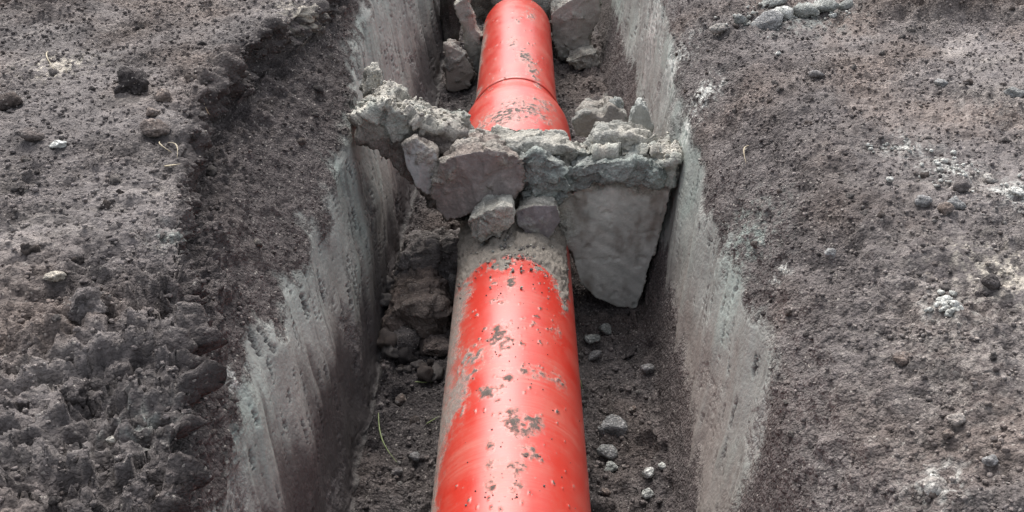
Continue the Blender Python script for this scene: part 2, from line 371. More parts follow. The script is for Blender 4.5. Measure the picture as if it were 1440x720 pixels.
C *= (1+.30*fbm(P0*np.array([1, 1.5, 1]), 2.2, 4, 127, .6)*ground_m)[..., None]
C *= (.78+.28*lid2*soil+.14*lid*soil+.26*wid3*soil)[..., None]
cc = np.zeros_like(C)+np.asarray(CLAY, np.float32)
cc = mixc(cc, CLAY_GREEN, ss(-.1, .4, fbm(P0, 2.6, 3, 131)+.25*streak)*.8)
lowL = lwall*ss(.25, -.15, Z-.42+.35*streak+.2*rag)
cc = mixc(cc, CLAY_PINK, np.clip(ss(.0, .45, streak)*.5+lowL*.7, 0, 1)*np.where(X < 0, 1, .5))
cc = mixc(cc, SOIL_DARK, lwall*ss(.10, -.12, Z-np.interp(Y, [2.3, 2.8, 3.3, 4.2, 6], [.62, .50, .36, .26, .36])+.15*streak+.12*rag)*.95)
cc = mixc(cc, SOIL_MID, crumbly*.55)
cc *= (1.06+.45*fbm(P0, 4.0, 4, 181, .6)+.10*streak_f)[..., None]
cc = mixc(cc, (.05, .045, .045), pits*.85)
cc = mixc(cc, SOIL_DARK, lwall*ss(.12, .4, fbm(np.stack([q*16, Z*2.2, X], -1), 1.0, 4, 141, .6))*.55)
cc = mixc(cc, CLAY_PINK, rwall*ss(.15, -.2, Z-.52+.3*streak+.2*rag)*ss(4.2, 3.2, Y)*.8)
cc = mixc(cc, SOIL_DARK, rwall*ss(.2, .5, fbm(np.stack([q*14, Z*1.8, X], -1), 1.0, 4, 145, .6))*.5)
cc = mixc(cc, CHALK, rwall*ss(.15, .5, fbm(np.stack([q*7, Z*2.0, X], -1), 1.0, 4, 151, .6))*.35*ss(3.6, 4.6, Y))
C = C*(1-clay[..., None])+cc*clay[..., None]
def blob(c, r, p=0.0):
    return np.exp(-((X-c[0])**2+(Y-c[1])**2+(Z-c[2])**2)/(2*r*r))
n_sp = fbm(P0, 38.0, 3, 161, .65)
for px, z, r, k, colr in [((1330, 425), 1.13, .045, 1.0, CHALK), ((1265, 208), 1.14, .06, .45, CHALK), ((1335, 235), 1.14, .07, .5, CHALK), ((1400, 130), 1.15, .22, .5, SOIL_DRY),
                          ((1430, 265), 1.15, .07, .6, CHALK), ((1425, 385), 1.15, .12, .6, PALE), ((1320, 680), 1.12, .05, .5, CHALK), ((80, 95), 1.14, .10, .8, PALE), ((430, 12), 1.12, .09, .9, PALE),
                          ((985, 130), 1.05, .07, .7, CHALK), ((945, 90), .95, .12, .55, CHALK), ((915, 40), .95, .15, .5, CHALK), ((960, 180), .9, .08, .7, CHALK), ((330, 530), .9, .03, .7, CHALK), ((1040, 330), .9, .12, .5, CLAY_GREEN), ((240, 330), 1.02, .05, .8, CLAY), ((190, 600), 1.0, .05, .6, CLAY), ((1120, 20), 1.12, .16, .8, CLAY), ((1350, 480), 1.13, .25, .4, SOIL_DRY), ((1090, 380), 1.0, .03, .7, CHALK)]:
    c = pick(*px)[0]
    C = mixc(C, colr, np.clip(blob(c, r)*k*1.7*ss(.0, .35, n_sp+.25*blob(c, r*.5)), 0, 1))
rgh = np.clip(1-.5*(1-patch)*ground_m-.88*clay+.4*pits+.4*crumbly*clay, 0.1, 1)
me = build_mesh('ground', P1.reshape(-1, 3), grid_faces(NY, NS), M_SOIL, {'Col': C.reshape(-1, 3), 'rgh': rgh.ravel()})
ground = link('ground', me, kind='structure')

fi = (YS > 2.0) & (YS < 9.4)
def ground_at(x, y):
    r = int(np.argmin(np.abs(YS-y))); k = int(np.argmin(np.abs(P1[r, :, 0]-x)+np.where(SG[r] < 9, .0, .0)))
    return P1[r, k]

# ------------------------------------------------------------------ clods and stones
_ico = {}
def ico(sub):
    if sub not in _ico:
        bm = bmesh.new(); bmesh.ops.create_icosphere(bm, subdivisions=sub, radius=1); bm.verts.ensure_lookup_table()
        _ico[sub] = (np.array([v.co[:] for v in bm.verts]), np.array([[v.index for v in f.verts] for f in bm.faces])); bm.free()
    return _ico[sub]
def rock(dims, seed, sub=4, planes=9, rough=.10, fine=.05, cuts=(), base=SOIL_MID, second=CLAY, cutcol=CLAY, sharp=22, mixk=.5):
    """an angular lump: a sphere cut back by planes, then broken up by noise; cuts = (normal, distance) of smooth sliced faces"""
    r_ = np.random.RandomState(seed)
    D_, Fc = ico(sub)
    nrm = r_.normal(size=(planes, 3)); nrm /= np.linalg.norm(nrm, axis=1)[:, None]
    dist = r_.uniform(.62, .95, planes)
    if len(cuts):
        cn = np.array([c[0] for c in cuts], float); cn /= np.linalg.norm(cn, axis=1)[:, None]
        cd = np.array([c[1] for c in cuts], float)
        keep = (nrm @ cn.T).max(1) < .55; nrm, dist = nrm[keep], dist[keep]
        nrm = np.concatenate([nrm, cn]); dist = np.concatenate([dist, cd])
    t = (D_ @ nrm.T)/dist[None]
    t = np.maximum(t, 1e-3)
    inv = (np.sum(t**sharp, 1)+1.0**sharp*.25)**(1/sharp)
    V = D_/inv[:, None]
    smooth = np.zeros(len(V))
    if len(cuts):
        k = t[:, -len(cuts):].max(1); o = t[:, :-len(cuts)].max(1) if len(keep) and keep.any() else 0
        smooth = ss(-.02, .10, k-o)*ss(.80, .95, k)
    S_ = np.array(dims)/2.0; m = float(np.mean(dims))
    U = V*S_                                                       # metres, or units of the shape for shared shapes
    kf = .25/m
    n_a = fbm(U+seed, 5.0*kf, 4, seed % 200, .58); n_b = fbm(U+seed, 17.0*kf, 4, (seed*7) % 200, .65)
    wl_, wid, wf1 = worley(U*9*kf+seed+.25*np.stack([n_a, n_b, n_a], -1), seed % 50, True); wl2, wid2, wf2 = worley(U*25*kf+seed, (seed*3) % 50, True)
    smooth = smooth*(1-.85*ss(.0, .35, n_a+.5*n_b))                  # the sliced face is broken in places
    k = (1-.93*smooth)
    nr = D_/S_; nr /= np.linalg.norm(nr, axis=1)[:, None]
    amp = m*(k*(rough*1.6*n_a+rough*1.0*wf1+rough*.5*(wid-.5)+fine*.9*n_b+fine*.7*wf2+fine*.3*(wid2-.5))+smooth*(.02*n_a+.006*n_b))
    V = U+nr*amp[:, None]
    c = np.zeros((len(V), 3))+np.asarray(base)
    c = mixc(c, second, ss(-.2, .35, n_a+.6*n_b)*mixk); c *= (.72+.36*wid+.2*wid2)[:, None]
    cs = np.asarray(cutcol)*(1+.5*n_a+.35*fbm(np.stack([U[:, 0]*3+U[:, 2]*16, U[:, 1]*3, U[:, 2]*3], -1), 2*kf, 3, 77))[:, None]
    c = c*(1-smooth[:, None])+cs*smooth[:, None]
    return V, Fc, np.clip(c, .01, .8), 1-.75*smooth
def clod_mesh(name, *a, **k):
    V, Fc, c, r = rock(*a, **k)
    return build_mesh(name, V, Fc, M_CLOD, {'Col': c, 'rgh': r})
def place_clod(name, me, loc, rot, label, category='clod', group=None, scale=1.0):
    o = link(name, me, label=label, category=category)
    if group: o['group'] = group
    o.location = loc; o.rotation_euler = rot
    o.scale = (scale,)*3 if isinstance(scale, (int, float)) else scale
    return o

# ------------------------------------------------------------------ the pipes
PX = -.02                                                          # axis of the pipe line
def pipe_mesh(name, rings, dy, mudf, bottom=36, top=270):
    """rings: list of (y, r) profile along the axis; mudf(a, y) -> (mud, thickness, colour)"""
    a = np.concatenate([np.linspace(-2.05, 2.05, top, endpoint=False), np.linspace(2.05, 2*math.pi-2.05, bottom, endpoint=False)])   # 0 = crown
    yv = [rings[0][0]]; rv = [rings[0][1]]
    for (ya, ra), (yb, rb) in zip(rings[:-1], rings[1:]):
        n_ = max(1, int(abs(yb-ya)/dy)); t = np.arange(1, n_+1)/n_
        yv += list(ya+(yb-ya)*t); rv += list(ra+(rb-ra)*t)
    yv, rv = np.array(yv), np.array(rv)
    A, Yg = np.meshgrid(a, yv); Rg = np.repeat(rv[:, None], len(a), 1)
    base = np.stack([np.sin(A)*Rg, Yg, np.cos(A)*Rg], -1)
    mud, th_, colr = mudf(np.where(A > math.pi, A-2*math.pi, A), Yg, base)
    Rg = Rg+th_
    V = np.stack([PX+np.sin(A)*Rg, Yg, .265+np.cos(A)*Rg], -1)
    return build_mesh(name, V.reshape(-1, 3), grid_faces(len(yv), len(a), True), M_PIPE, {'mud': mud.ravel(), 'Col': colr.reshape(-1, 3)})
RP = .25
def on_pipe(px, py, r=RP):
    d = ray(px, py); o = np.array([0, 0, CAMZ])-np.array([PX, 0, .265])
    a_ = d[0]**2+d[2]**2; b_ = 2*(o[0]*d[0]+o[2]*d[2]); c_ = o[0]**2+o[2]**2-r*r
    disc = max(b_*b_-4*a_*c_, 0); t = (-b_-math.sqrt(disc))/(2*a_); p = o+d*t
    return math.atan2(p[0], p[2]), p[1]
def mud_common(A, Yg, base, spots, flank=0.0):
    mud = np.full(A.shape, -.06)
    n1_ = fbm(base, 3.0, 4, 201, .6); n2_ = fbm(base, 14., 4, 211, .62); n3_ = fbm(base, 45., 2, 221, .6)
    # dried slurry down the left flank
    mud = np.maximum(mud, ss(.55, 1.25, -A+.75*n1_+.25*n2_+flank)*.88-.15)
    mud = np.maximum(mud, ss(1.25, 1.6, A+.5*n1_+.2*n2_)*.7-.15)
    for px, py, ra, ry, k in spots:
        a0, y0 = on_pipe(px, py)
        e = ((A-a0)*RP/ra)**2+((Yg-y0)/ry)**2
        mud = np.maximum(mud, .62*k*np.exp(-.5*e)*(1+1.2*n2_+1.5*n3_)-.12)
    mud = np.maximum(mud, ss(.43, .58, n3_+.3*n1_)*.95*ss(1.2, .6, np.abs(A)))     # flecks
    colr = np.zeros(A.shape+(3,))+np.array([.20, .175, .155])
    colr = mixc(colr, (.075, .055, .045), ss(-.4, .15, n2_+.3*n3_)*.9*ss(-.85, -.3, A))
    colr = mixc(colr, (.25, .215, .185), ss(-.5, -1.0, A)*.8)
    th_ = ss(.35, .8, mud)*(.003+.003*n3_)
    return mud, th_, colr, n1_, n2_, n3_
def mud_near(A, Yg, base):
    spots = [(700, 476, .045, .08, 1.15), (704, 490, .025, .03, 1.0), (688, 550, .04, .035, 1.2), (702, 545, .02, .02, 1.0), (722, 590, .03, .045, 1.3), (745, 594, .04, .04, 1.2), (738, 607, .03, .03, 1.0), (748, 636, .035, .03, 1.2), (690, 652, .02, .03, 1.0), (727, 655, .03, .03, 1.0),
             (727, 682, .02, .05, .9), (690, 680, .02, .03, 1.0), (690, 630, .012, .05, .9), (668, 672, .012, .012, 1.0), (790, 398, .03, .18, 1.3), (780, 380, .03, .12, 1.1), (660, 505, .10, .08, 1.0), (680, 490, .07, .06, .8), (740, 520, .09, .03, .8), (650, 535, .05, .2, .9), (785, 535, .05, .05, .9),
             (760, 525, .08, .04, .75), (693, 398, .018, .025, 1.1), (718, 396, .018, .05, 1.1), (694, 422, .018, .018, 1.1), (708, 425, .014, .012, 1.1), (736, 447, .014, .012, 1.1), (750, 454, .014, .012, 1.1), (785, 470, .03, .05, .8), (655, 395, .04, .1, .9), (715, 530, .03, .02, .9)]
    mud, th_, colr, a_, b_, c_ = mud_common(A, Yg, base, spots, .05)
    y_heap = 3.46+.10*np.abs(A)*ss(.2, -.4, A)-.10*ss(.5, .9, A)+.22*b_+.30*a_+.10*c_
    heap = ss(-.12, .16, Yg-y_heap)*ss(1.5, .9, np.abs(A+.1))
    mud = np.maximum(mud, ss(.1, .7, heap)*1.4-.1)
    hw_, hid = worley(base*24, 14)
    th_ = th_+ss(.3, .8, heap)*(.010+.022*b_+.012*c_+.014*(hid-.4))
    colr = mixc(colr, (.235, .205, .17), heap)
    return mud, np.maximum(th_, 0), colr
def mud_far(A, Yg, base):
    spots = [(735, 168, .12, .16, 1.05), (712, 178, .12, .12, 1.1), (758, 160, .08, .10, .95), (720, 60, .03, .1, 1.1), (728, 30, .02, .06, 1.), (738, 78, .04, .12, 1.2), (750, 100, .04, .15, 1.2), (745, 20, .05, .15, 1.0), (755, 120, .03, .1, 1.), (730, 110, .05, .1, .6)]
    mud, th_, colr, a_, b_, c_ = mud_common(A, Yg, base, spots, -.25)
    return mud, th_, colr
pipe_near = bpy.data.objects.new('drain_pipe', None); COL.objects.link(pipe_near); pipe_near.location = (0, 0, 0)
pipe_near['label'] = 'red plastic drain pipe smeared with grey mud, running out from under the clay bridge'; pipe_near['category'] = 'pipe'; pipe_near['group'] = 'red drain pipes in the trench'
link('barrel', pipe_mesh('near_barrel', [(.6, .226), (.6, RP), (4.75, RP)], .0075, mud_near), pipe_near)
pipe_far = bpy.data.objects.new('drain_pipe', None); COL.objects.link(pipe_far)
pipe_far['label'] = 'red plastic drain pipe with a wide bell socket, lying beyond the clay bridge'; pipe_far['category'] = 'pipe'; pipe_far['group'] = 'red drain pipes in the trench'
link('barrel', pipe_mesh('far_barrel', [(5.60, RP), (7.30, RP), (7.36, RP-.010), (7.36, .225), (7.2, .225)], .02, mud_far, 30, 150), pipe_far)
link('socket', pipe_mesh('far_socket', [(4.62, .262), (4.62, .312), (5.24, .312), (5.31, .307), (5.36, .298), (5.46, .270), (5.50, .262), (5.555, .258)], .012, mud_far, 30, 190), pipe_far)
link('collar_ring', pipe_mesh('far_ring', [(5.552, .250), (5.555, .262), (5.565, .266), (5.585, .266), (5.595, .262), (5.602, .249)], .006, mud_far, 30, 190), pipe_far)

# ------------------------------------------------------------------ the bridge of clay left across the trench
def prism(bm, pts, y0, depth, taper=0.0):
    """pts: pixels outlining the front, taken on the plane Y=y0; extruded away from the camera"""
    f = [bm.verts.new(at_y(px, py, y0)) for px, py in pts]
    b = [bm.verts.new(Vector(v.co)+Vector((0, depth, taper))) for v in f]
    n_ = len(f)
    bm.faces.new(f); bm.faces.new(b[::-1])
    for i in range(n_): bm.faces.new((f[(i+1) % n_], f[i], b[i], b[(i+1) % n_]))
def remeshed(build, voxel):
    bm = bmesh.new(); build(bm); bmesh.ops.recalc_face_normals(bm, faces=bm.faces)
    me_ = bpy.data.meshes.new('tmp'); bm.to_mesh(me_); bm.free()
    o = bpy.data.objects.new('tmp', me_); COL.objects.link(o)
    md = o.modifiers.new('r', 'REMESH'); md.mode = 'VOXEL'; md.voxel_size = voxel
    dg = bpy.context.evaluated_depsgraph_get(); ev = o.evaluated_get(dg); m2 = ev.to_mesh()
    V = np.empty(len(m2.vertices)*3, np.float32); m2.vertices.foreach_get('co', V)
    N = np.empty(len(m2.vertices)*3, np.float32); m2.vertices.foreach_get('normal', N)
    FQ = np.array([list(p.vertices) for p in m2.polygons if len(p.vertices) == 4], np.int32)
    ev.to_mesh_clear(); bpy.data.objects.remove(o); bpy.data.meshes.remove(me_)
    return V.reshape(-1, 3), N.reshape(-1, 3), FQ
def build_bridge(bm):
    prism(bm, [(775, 262), (850, 240), (952, 226), (936, 300), (896, 434), (868, 431), (838, 420), (816, 396), (800, 350), (780, 326)], 3.90, .30)
    prism(bm, [(585, 208), (640, 206), (760, 214), (956, 214), (946, 252), (850, 268), (800, 322), (740, 300), (650, 296), (600, 262)], 3.95, .16, -.04)
    prism(bm, [(502, 178), (518, 160), (538, 144), (578, 166), (607, 180), (650, 190), (650, 300), (606, 290), (559, 238), (526, 206), (504, 200)], 3.97, .24, .0)
V, N, FQ = remeshed(build_bridge, .0075)
fu, fv, _ = project(V)
front = ss(.55, .9, -N[:, 1])
slab = front*ss(790, 812, fu+14*fbm(V, 9, 3, 5))*ss(262, 278, fv+22*fbm(V, 11, 3, 6))*(V[:, 1] < 4.0)
ra_ = fbm(V, 7, 4, 301, .6); rb_ = fbm(V, 24, 4, 311, .62); wa, wi, wfa = worley(V*16+.2*np.stack([rb_, ra_, rb_], -1), 7, True); wb, wj, wfb = worley(V*36, 8, True)
low = ss(790, 812, fu+14*fbm(V, 9, 3, 5))*ss(268, 290, fv+22*fbm(V, 11, 3, 6))
kk = (1-.93*slab)*(1-.72*low)
wc, wk, wfc = worley(V*7.5+.25*np.stack([ra_, rb_, ra_], -1), 12, True)
Vd = V+N*(kk*(.036*ra_+.010*rb_+.032*(wk-.5)+.040*wfc+.012*(wi-.5)+.018*wfa+.005*wfb)+slab*(.016*fbm(V, 3, 3, 8)-.006*ss(.22, .38, fbm(V, 21, 3, 391))+.003*rb_+.0012*fbm(np.stack([V[:, 0]*3, V[:, 1], V[:, 2]*26+V[:, 0]*7], -1), 1.0, 3, 351, .6)))[:, None]
c = np.zeros((len(V), 3))+np.array([.40, .375, .325])
c = mixc(c, CLAY_GREEN, ss(-.1, .4, ra_)*.6); c = mixc(c, SOIL_MID, ss(.0, .45, rb_)*.55); c *= (.62+.3*wi+.3*wk+.16*wj)[:, None]
arm = ss(.90, .78, V[:, 2]+.12*ra_)*ss(-.18, -.28, V[:, 0])                # darker brown towards the underside of the left arm
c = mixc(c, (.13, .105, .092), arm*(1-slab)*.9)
sl = np.zeros((len(V), 3))+np.array([.50, .49, .445])
sl = mixc(sl, (.17, .13, .10), ss(.0, .4, fbm(V*np.array([3, 3, 1.2]), 3.0, 4, 331, .6))*.7)
scr = fbm(np.stack([V[:, 0]*2-V[:, 2]*1.5, V[:, 1], V[:, 2]*20+V[:, 0]*15], -1), 1.0, 4, 351, .65)
sl *= (1+.45*scr+.35*ra_)[:, None]
sl = mixc(sl, (.46, .45, .41), ss(.1, .5, fbm(np.stack([V[:, 0]*4+V[:, 2]*14, V[:, 1], V[:, 2]*2], -1), 1.0, 4, 341, .6))*.5)
c = mixc(c, 0*c+0, slab*0)
c = c*(1-slab[:, None])+sl*slab[:, None]
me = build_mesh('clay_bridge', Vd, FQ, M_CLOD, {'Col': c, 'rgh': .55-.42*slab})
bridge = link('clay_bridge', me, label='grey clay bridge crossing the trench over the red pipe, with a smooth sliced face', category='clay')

def chunk(outline, Yf, depth, seed, label, group, name='clay_clod', cat='clod', voxel=.006, lean=0.0, face=0.0, base=(.2, .18, .16), second=CLAY, cutcol=(.2, .18, .17), rough=.02, streaks=.4, shrink=.82):
    """a broken piece of earth: its outline as seen, given its own depth, remeshed and broken up; face = how smooth the front is;
    outline points may carry a third number, metres the corner stands back from the front plane"""
    def mk(bm):
        f = [bm.verts.new(at_y(q_[0], q_[1], Yf+(q_[2] if len(q_) > 2 else 0))) for q_ in outline]
        cen = sum((v.co for v in f), Vector())/len(f)
        b = [bm.verts.new(cen+(v.co-cen)*shrink+Vector((0, depth, lean))) for v in f]
        fc = bm.verts.new(cen-Vector((0, .12*depth, 0))); bc = bm.verts.new(cen+Vector((0, depth*1.05, lean)))
        n_ = len(f)
        for k in range(n_):
            k2 = (k+1) % n_
            bm.faces.new((f[k], f[k2], fc)); bm.faces.new((b[k2], b[k], bc)); bm.faces.new((f[k2], f[k], b[k], b[k2]))
    V, N, FQ = remeshed(mk, voxel)
    n_a = fbm(V+seed, 6, 4, seed % 200, .6); n_b = fbm(V+seed, 24, 4, (seed*7) % 200, .62)
    w1, i1_, f1_ = worley(V*11+seed+.25*np.stack([n_a, n_b, n_a], -1), seed % 50, True); w2, i2_, f2_ = worley(V*30+seed, (seed*3) % 50, True)
    sm_ = face*ss(.45, .85, -N[:, 1])*(1-.9*ss(.05, .4, n_a+.6*n_b))
    amp = (1-.9*sm_)*rough*(1.1*n_a+.40*n_b+.6*(i1_-.5)+.8*f1_+.15*(i2_-.5)+.25*f2_)+sm_*(.006*n_a+.002*n_b)
    Vd = V+N*amp[:, None]
    c = np.zeros((len(V), 3))+np.asarray(base)
    c = mixc(c, second, ss(-.15, .35, n_a+.5*n_b)*.55); c *= (.65+.35*i1_+.3*i2_)[:, None]
    st = fbm(np.stack([V[:, 0]*9+V[:, 2]*5, V[:, 1]*2, V[:, 2]*3-V[:, 0]*2], -1), 1.6, 4, seed % 90, .6)
    cs = np.asarray(cutcol)*(1+.35*n_b+.25*n_a)[:, None]; cs = mixc(cs, np.asarray(cutcol)*1.75, ss(.15, .45, st)*streaks)
    c = np.clip(c*(1-sm_[:, None])+cs*sm_[:, None], .01, .8)
    o_ = np.array(V.mean(0)); o_[2] = V[:, 2].min()
    me = build_mesh(name, Vd-o_, FQ, M_CLOD, {'Col': c, 'rgh': .6-.42*sm_})
    o = link(name, me, label=label, category=cat, group=group); o.location = o_
    return o
def P(px, py, Y): return Vector(at_y(px, py, Y))
GB = 'broken lumps on the clay bridge'
def lump_at(px, py, Yp, size_px, depth, seed, label, rot=(0, 0, 0), name='clay_clod', cat='clod', group=GB, sub=4, **kw):
    p = P(px, py, Yp); zc = project(np.array(p))[2]
    dims = (size_px[0]/F*zc, depth, size_px[1]/F*zc/.9)
    me = clod_mesh(name, dims, seed, sub, **kw)
    return place_clod(name, me, p, rot, label, cat, group)
BROWN = (.19, .152, .132); GREYB = (.37, .35, .305); PURP = (.20, .165, .165)
chunk([(609, 264, .06), (617, 230, .03), (640, 219), (670, 212, .02), (700, 213), (728, 222, .05), (735, 258, .04), (722, 276, .03), (702, 288, .01), (678, 293), (654, 306, .02), (630, 309, .05), (612, 298, .07)], 3.76, .26, 3, 'large purplish brown clay block with sliced front face, jammed above the near pipe', GB, face=.9, voxel=.0055, base=(.23, .19, .165), second=GREYB, cutcol=(.25, .215, .20), rough=.030, streaks=.8)
chunk([(566, 206, .05), (585, 196, .02), (612, 216), (616, 245), (607, 276, .02), (585, 263), (571, 233, .03)], 3.85, .18, 4, 'clay piece with a whitish smeared face at the left of the brown block', GB, face=1, voxel=.005, base=BROWN, second=GREYB, cutcol=(.42, .41, .40), rough=.016)
chunk([(661, 313, .02), (683, 296), (705, 292), (721, 291, .02), (725, 315), (700, 331, .01), (680, 340), (664, 333, .02)], 3.62, .15, 12, 'small rough grey clod resting on the pipe under the brown block', GB, voxel=.005, base=GREYB, second=CLAY, rough=.016)
chunk([(726, 297, .03), (750, 288), (783, 288, .02), (790, 312, .02), (772, 335), (740, 328), (728, 318)], 3.70, .2, 13, 'purplish clay lump with a smooth cut face beside the sliced slab', GB, face=1, voxel=.005, base=GREYB, second=CLAY, cutcol=(.21, .185, .185), rough=.016)
chunk([(728, 226), (752, 214), (790, 232), (800, 262), (788, 290), (757, 294), (735, 280)], 3.82, .22, 14, 'crumbly grey green clod between brown block and sliced slab', GB, voxel=.005, base=CLAY, second=CLAY_GREEN, rough=.03)
chunk([(632, 212), (650, 200), (720, 198), (800, 205), (815, 212), (760, 226), (690, 222), (650, 221)], 3.95, .18, 15, 'long flat clay plate lying on top of the bridge', GB, voxel=.006, base=GREYB, second=CLAY, rough=.026)
chunk([(790, 262), (800, 236), (850, 226), (910, 228), (936, 236), (928, 262), (880, 258), (835, 262), (805, 272)], 3.87, .14, 16, 'jagged pale clay crust along the top of the sliced slab', GB, voxel=.0055, base=CLAY, second=CLAY_GREEN, rough=.028)
chunk([(820, 222), (838, 194), (880, 188), (920, 196), (936, 222), (900, 234), (850, 236)], 4.02, .2, 17, 'broken grey clod on the right shoulder of the bridge', GB, voxel=.006, base=GREYB, second=CLAY, rough=.032)
lump_at(918, 236, 4.02, (52, 52), .2, 18, 'grey clod wedged between bridge and right trench wall', base=CLAY, second=GREYB, rough=.12)
lump_at(536, 170, 4.15, (56, 60), .2, 19, 'rough brown clod where the bridge meets the left trench wall', sub=5, base=GREYB, second=BROWN, rough=.13, fine=.06)
lump_at(524, 122, 4.30, (36, 68), .14, 20, 'upright knobbly clod stuck to the left trench wall above the bridge', base=GREYB, second=CLAY, rough=.12, rot=(0, .15, 0))
lump_at(572, 178, 4.12, (40, 62), .16, 21, 'pointed grey clod on the left arm of the bridge', base=GREYB, second=CLAY, rough=.12, rot=(0, -.4, 0))
lump_at(608, 180, 4.15, (46, 40), .16, 22, 'small grey clod on the bridge next to the long flat plate', base=GREYB, second=CLAY, rough=.12)
lump_at(646, 206, 4.02, (50, 36), .14, 23, 'rounded grey clod above the brown block', base=GREYB, second=CLAY_GREEN, rough=.1)
lump_at(800, 216, 4.08, (66, 34), .18, 24, 'low crumbly clod in the middle of the bridge top', base=GREYB, second=CLAY, rough=.13, fine=.06)
chunk([(806, 169), (823, 158), (848, 164), (857, 147, .04), (880, 160, .04), (884, 180), (852, 196), (812, 192)], 4.50, .2, 25, 'brown clod with a pale top behind the bridge right of the pipe socket', GB, face=.8, voxel=.006, base=(.25, .225, .195), second=CLAY, cutcol=(.21, .185, .165), rough=.018)
chunk([(884, 186), (888, 160), (901, 145), (913, 158), (919, 178), (908, 198), (890, 200)], 4.36, .12, 26, 'upright whitish clay flake leaning on the right trench wall', GB, face=1, voxel=.005, base=CLAY, second=CHALK, cutcol=(.36, .36, .33), rough=.02)
lump_at(866, 150, 4.62, (30, 26), .1, 27, 'small pale clod perched behind the bridge near right wall', base=CLAY, second=CHALK)

# soil clod under the left arm, darkened for the hollow's shade; clods left of the near pipe
GL = 'clods between the left wall and the near pipe'
def rest(px, py, size_px, depth, seed, label, name='soil_clod', group=GL, sink=.25, rot=(0, 0, 0), cat='clod', sub=4, **kw):
    p, nrm = pick(px, py); zc = project(p)[2]
    dims = np.array((size_px[0]/F*zc, depth, size_px[1]/F*zc/.85))
    me = clod_mesh(name, tuple(dims), seed, sub, **kw)
    # the pixel is where its foot touches the ground
    return place_clod(name, me, Vector(p)+Vector((0, dims[1]*.35, dims[2]*(.5-sink))), rot, label, cat, group)
chunk([(540, 460), (548, 440), (566, 428), (600, 420), (625, 430), (636, 450), (630, 474), (606, 487), (575, 494), (548, 480)], 3.60, .30, 31, 'big brown crumbling clod beside the pipe below the bridge', GL, voxel=.007, base=(.135, .105, .09), second=(.18, .15, .13), rough=.032, name='soil_clod')
chunk([(556, 384), (566, 364), (600, 350), (640, 354), (652, 368), (640, 390), (600, 402), (570, 398)], 3.92, .24, 32, 'dark clod in the hollow under the left arm of the bridge', GL, voxel=.007, base=(.10, .087, .08), second=SOIL_MID, rough=.035, name='soil_clod')
rest(560, 505, (56, 36), .16, 33, 'flat dark clod against the foot of the left wall', base=SOIL_DARK, second=SOIL_MID, rough=.12)
rest(632, 432, (40, 46), .16, 34, 'grey brown clod touching the left side of the near pipe', base=SOIL_MID, second=GREYB, rough=.12)
rest(566, 418, (60, 40), .2, 35, 'dark rough clod between left wall and the big brown clod', base=SOIL_MID, second=BROWN, rough=.13, fine=.06)
rest(618, 505, (46, 30), .12, 36, 'loose brown clod at the front of the big brown clod', base=BROWN, second=SOIL_MID, rough=.13)
# slabs beyond the bridge
GF = 'slabs fallen in beside the far pipe'
chunk([(625, 62), (642, 68), (658, 86), (668, 102), (656, 124), (640, 132), (627, 128)], 6.75, .2, 41, 'brown slab leaning against the left wall beside the far pipe', GF, name='clay_block', face=1, voxel=.009, base=(.33, .285, .25), second=CLAY, cutcol=(.38, .33, .29), rough=.03)
chunk([(636, 6), (656, -6), (666, 30), (679, 64), (679, 112), (668, 104), (656, 78), (648, 38)], 6.95, .22, 42, 'tall thin grey slab standing upright at the left of the far pipe', GF, name='clay_block', face=.8, voxel=.009, base=GREYB, second=CLAY, cutcol=(.38, .365, .33), rough=.03)
rest(632, 60, (36, 120), .3, 43, 'dark slab pressed to the left wall behind the tall grey slab', group=GF, name='clay_block', base=(.12, .10, .09), second=GREYB, sink=.05)
chunk([(773, 20), (795, 4), (818, -8), (846, -4), (843, 32), (828, 54), (830, 78), (792, 85), (776, 56)], 7.35, .24, 44, 'broad grey clay slab leaning at the right of the far pipe', GF, name='clay_block', face=.85, voxel=.010, base=GREYB, second=CLAY, cutcol=(.37, .35, .315), rough=.03, lean=.1)
chunk([(795, 86), (815, 78), (840, 72), (842, 92), (810, 100)], 7.15, .2, 45, 'rounded grey clod at the foot of the broad grey slab', GF, name='clay_block', voxel=.009, base=GREYB, second=CLAY, rough=.03)
rest(776, 20, (60, 60), .3, 46, 'rough grey lump behind the end of the far pipe, right side', group=GF, name='clay_block', base=GREYB, second=CLAY, sink=.0)
rest(680, 22, (50, 56), .3, 47, 'rough brown lump behind the end of the far pipe, left side', group=GF, name='clay_block', base=GREYB, second=SOIL_MID, sink=.0)
lump_at(735, -8, 7.75, (150, 110), .5, 48, 'wide earth lump closing the trench behind the far pipe end', name='clay_block', group=GF, sub=5, base=GREYB, second=SOIL_MID, rough=.13, fine=.06)

# ------------------------------------------------------------------ single stones and clods on the ground
def ground_stone(px, py, w, h, seed, label, name='stone', cat='stone', group=None, sink=.3, sub=3, **kw):
    p, nrm = pick(px, py); zc = project(p)[2]
    r_ = np.random.RandomState(seed)
    d = np.array((w/F*zc, (w+h)*.5/F*zc, h/F*zc))
    me = clod_mesh(name, tuple(d), seed, sub, **kw)
    return place_clod(name, me, Vector(p)+Vector(nrm)*d[2]*(.5-sink), (r_.uniform(-.3, .3), r_.uniform(-.3, .3), r_.uniform(-1, 1)), label, cat, group)
GR = 'stones and clods on the right bank'; GLB = 'clods and stones on the left bank'; GFL = 'stones on the trench floor'
STONE = (.26, .255, .25)
ground_stone(183, 122, 56, 44, 61, 'dark crumbly clod standing out on the left bank', 'soil_clod', 'clod', GLB, sub=4, base=SOIL_DARK, second=SOIL_MID, rough=.13, fine=.07)
ground_stone(218, 183, 38, 30, 62, 'brown rounded clod on the left rim below the dark clod', 'soil_clod', 'clod', GLB, base=BROWN, second=SOIL_MID)
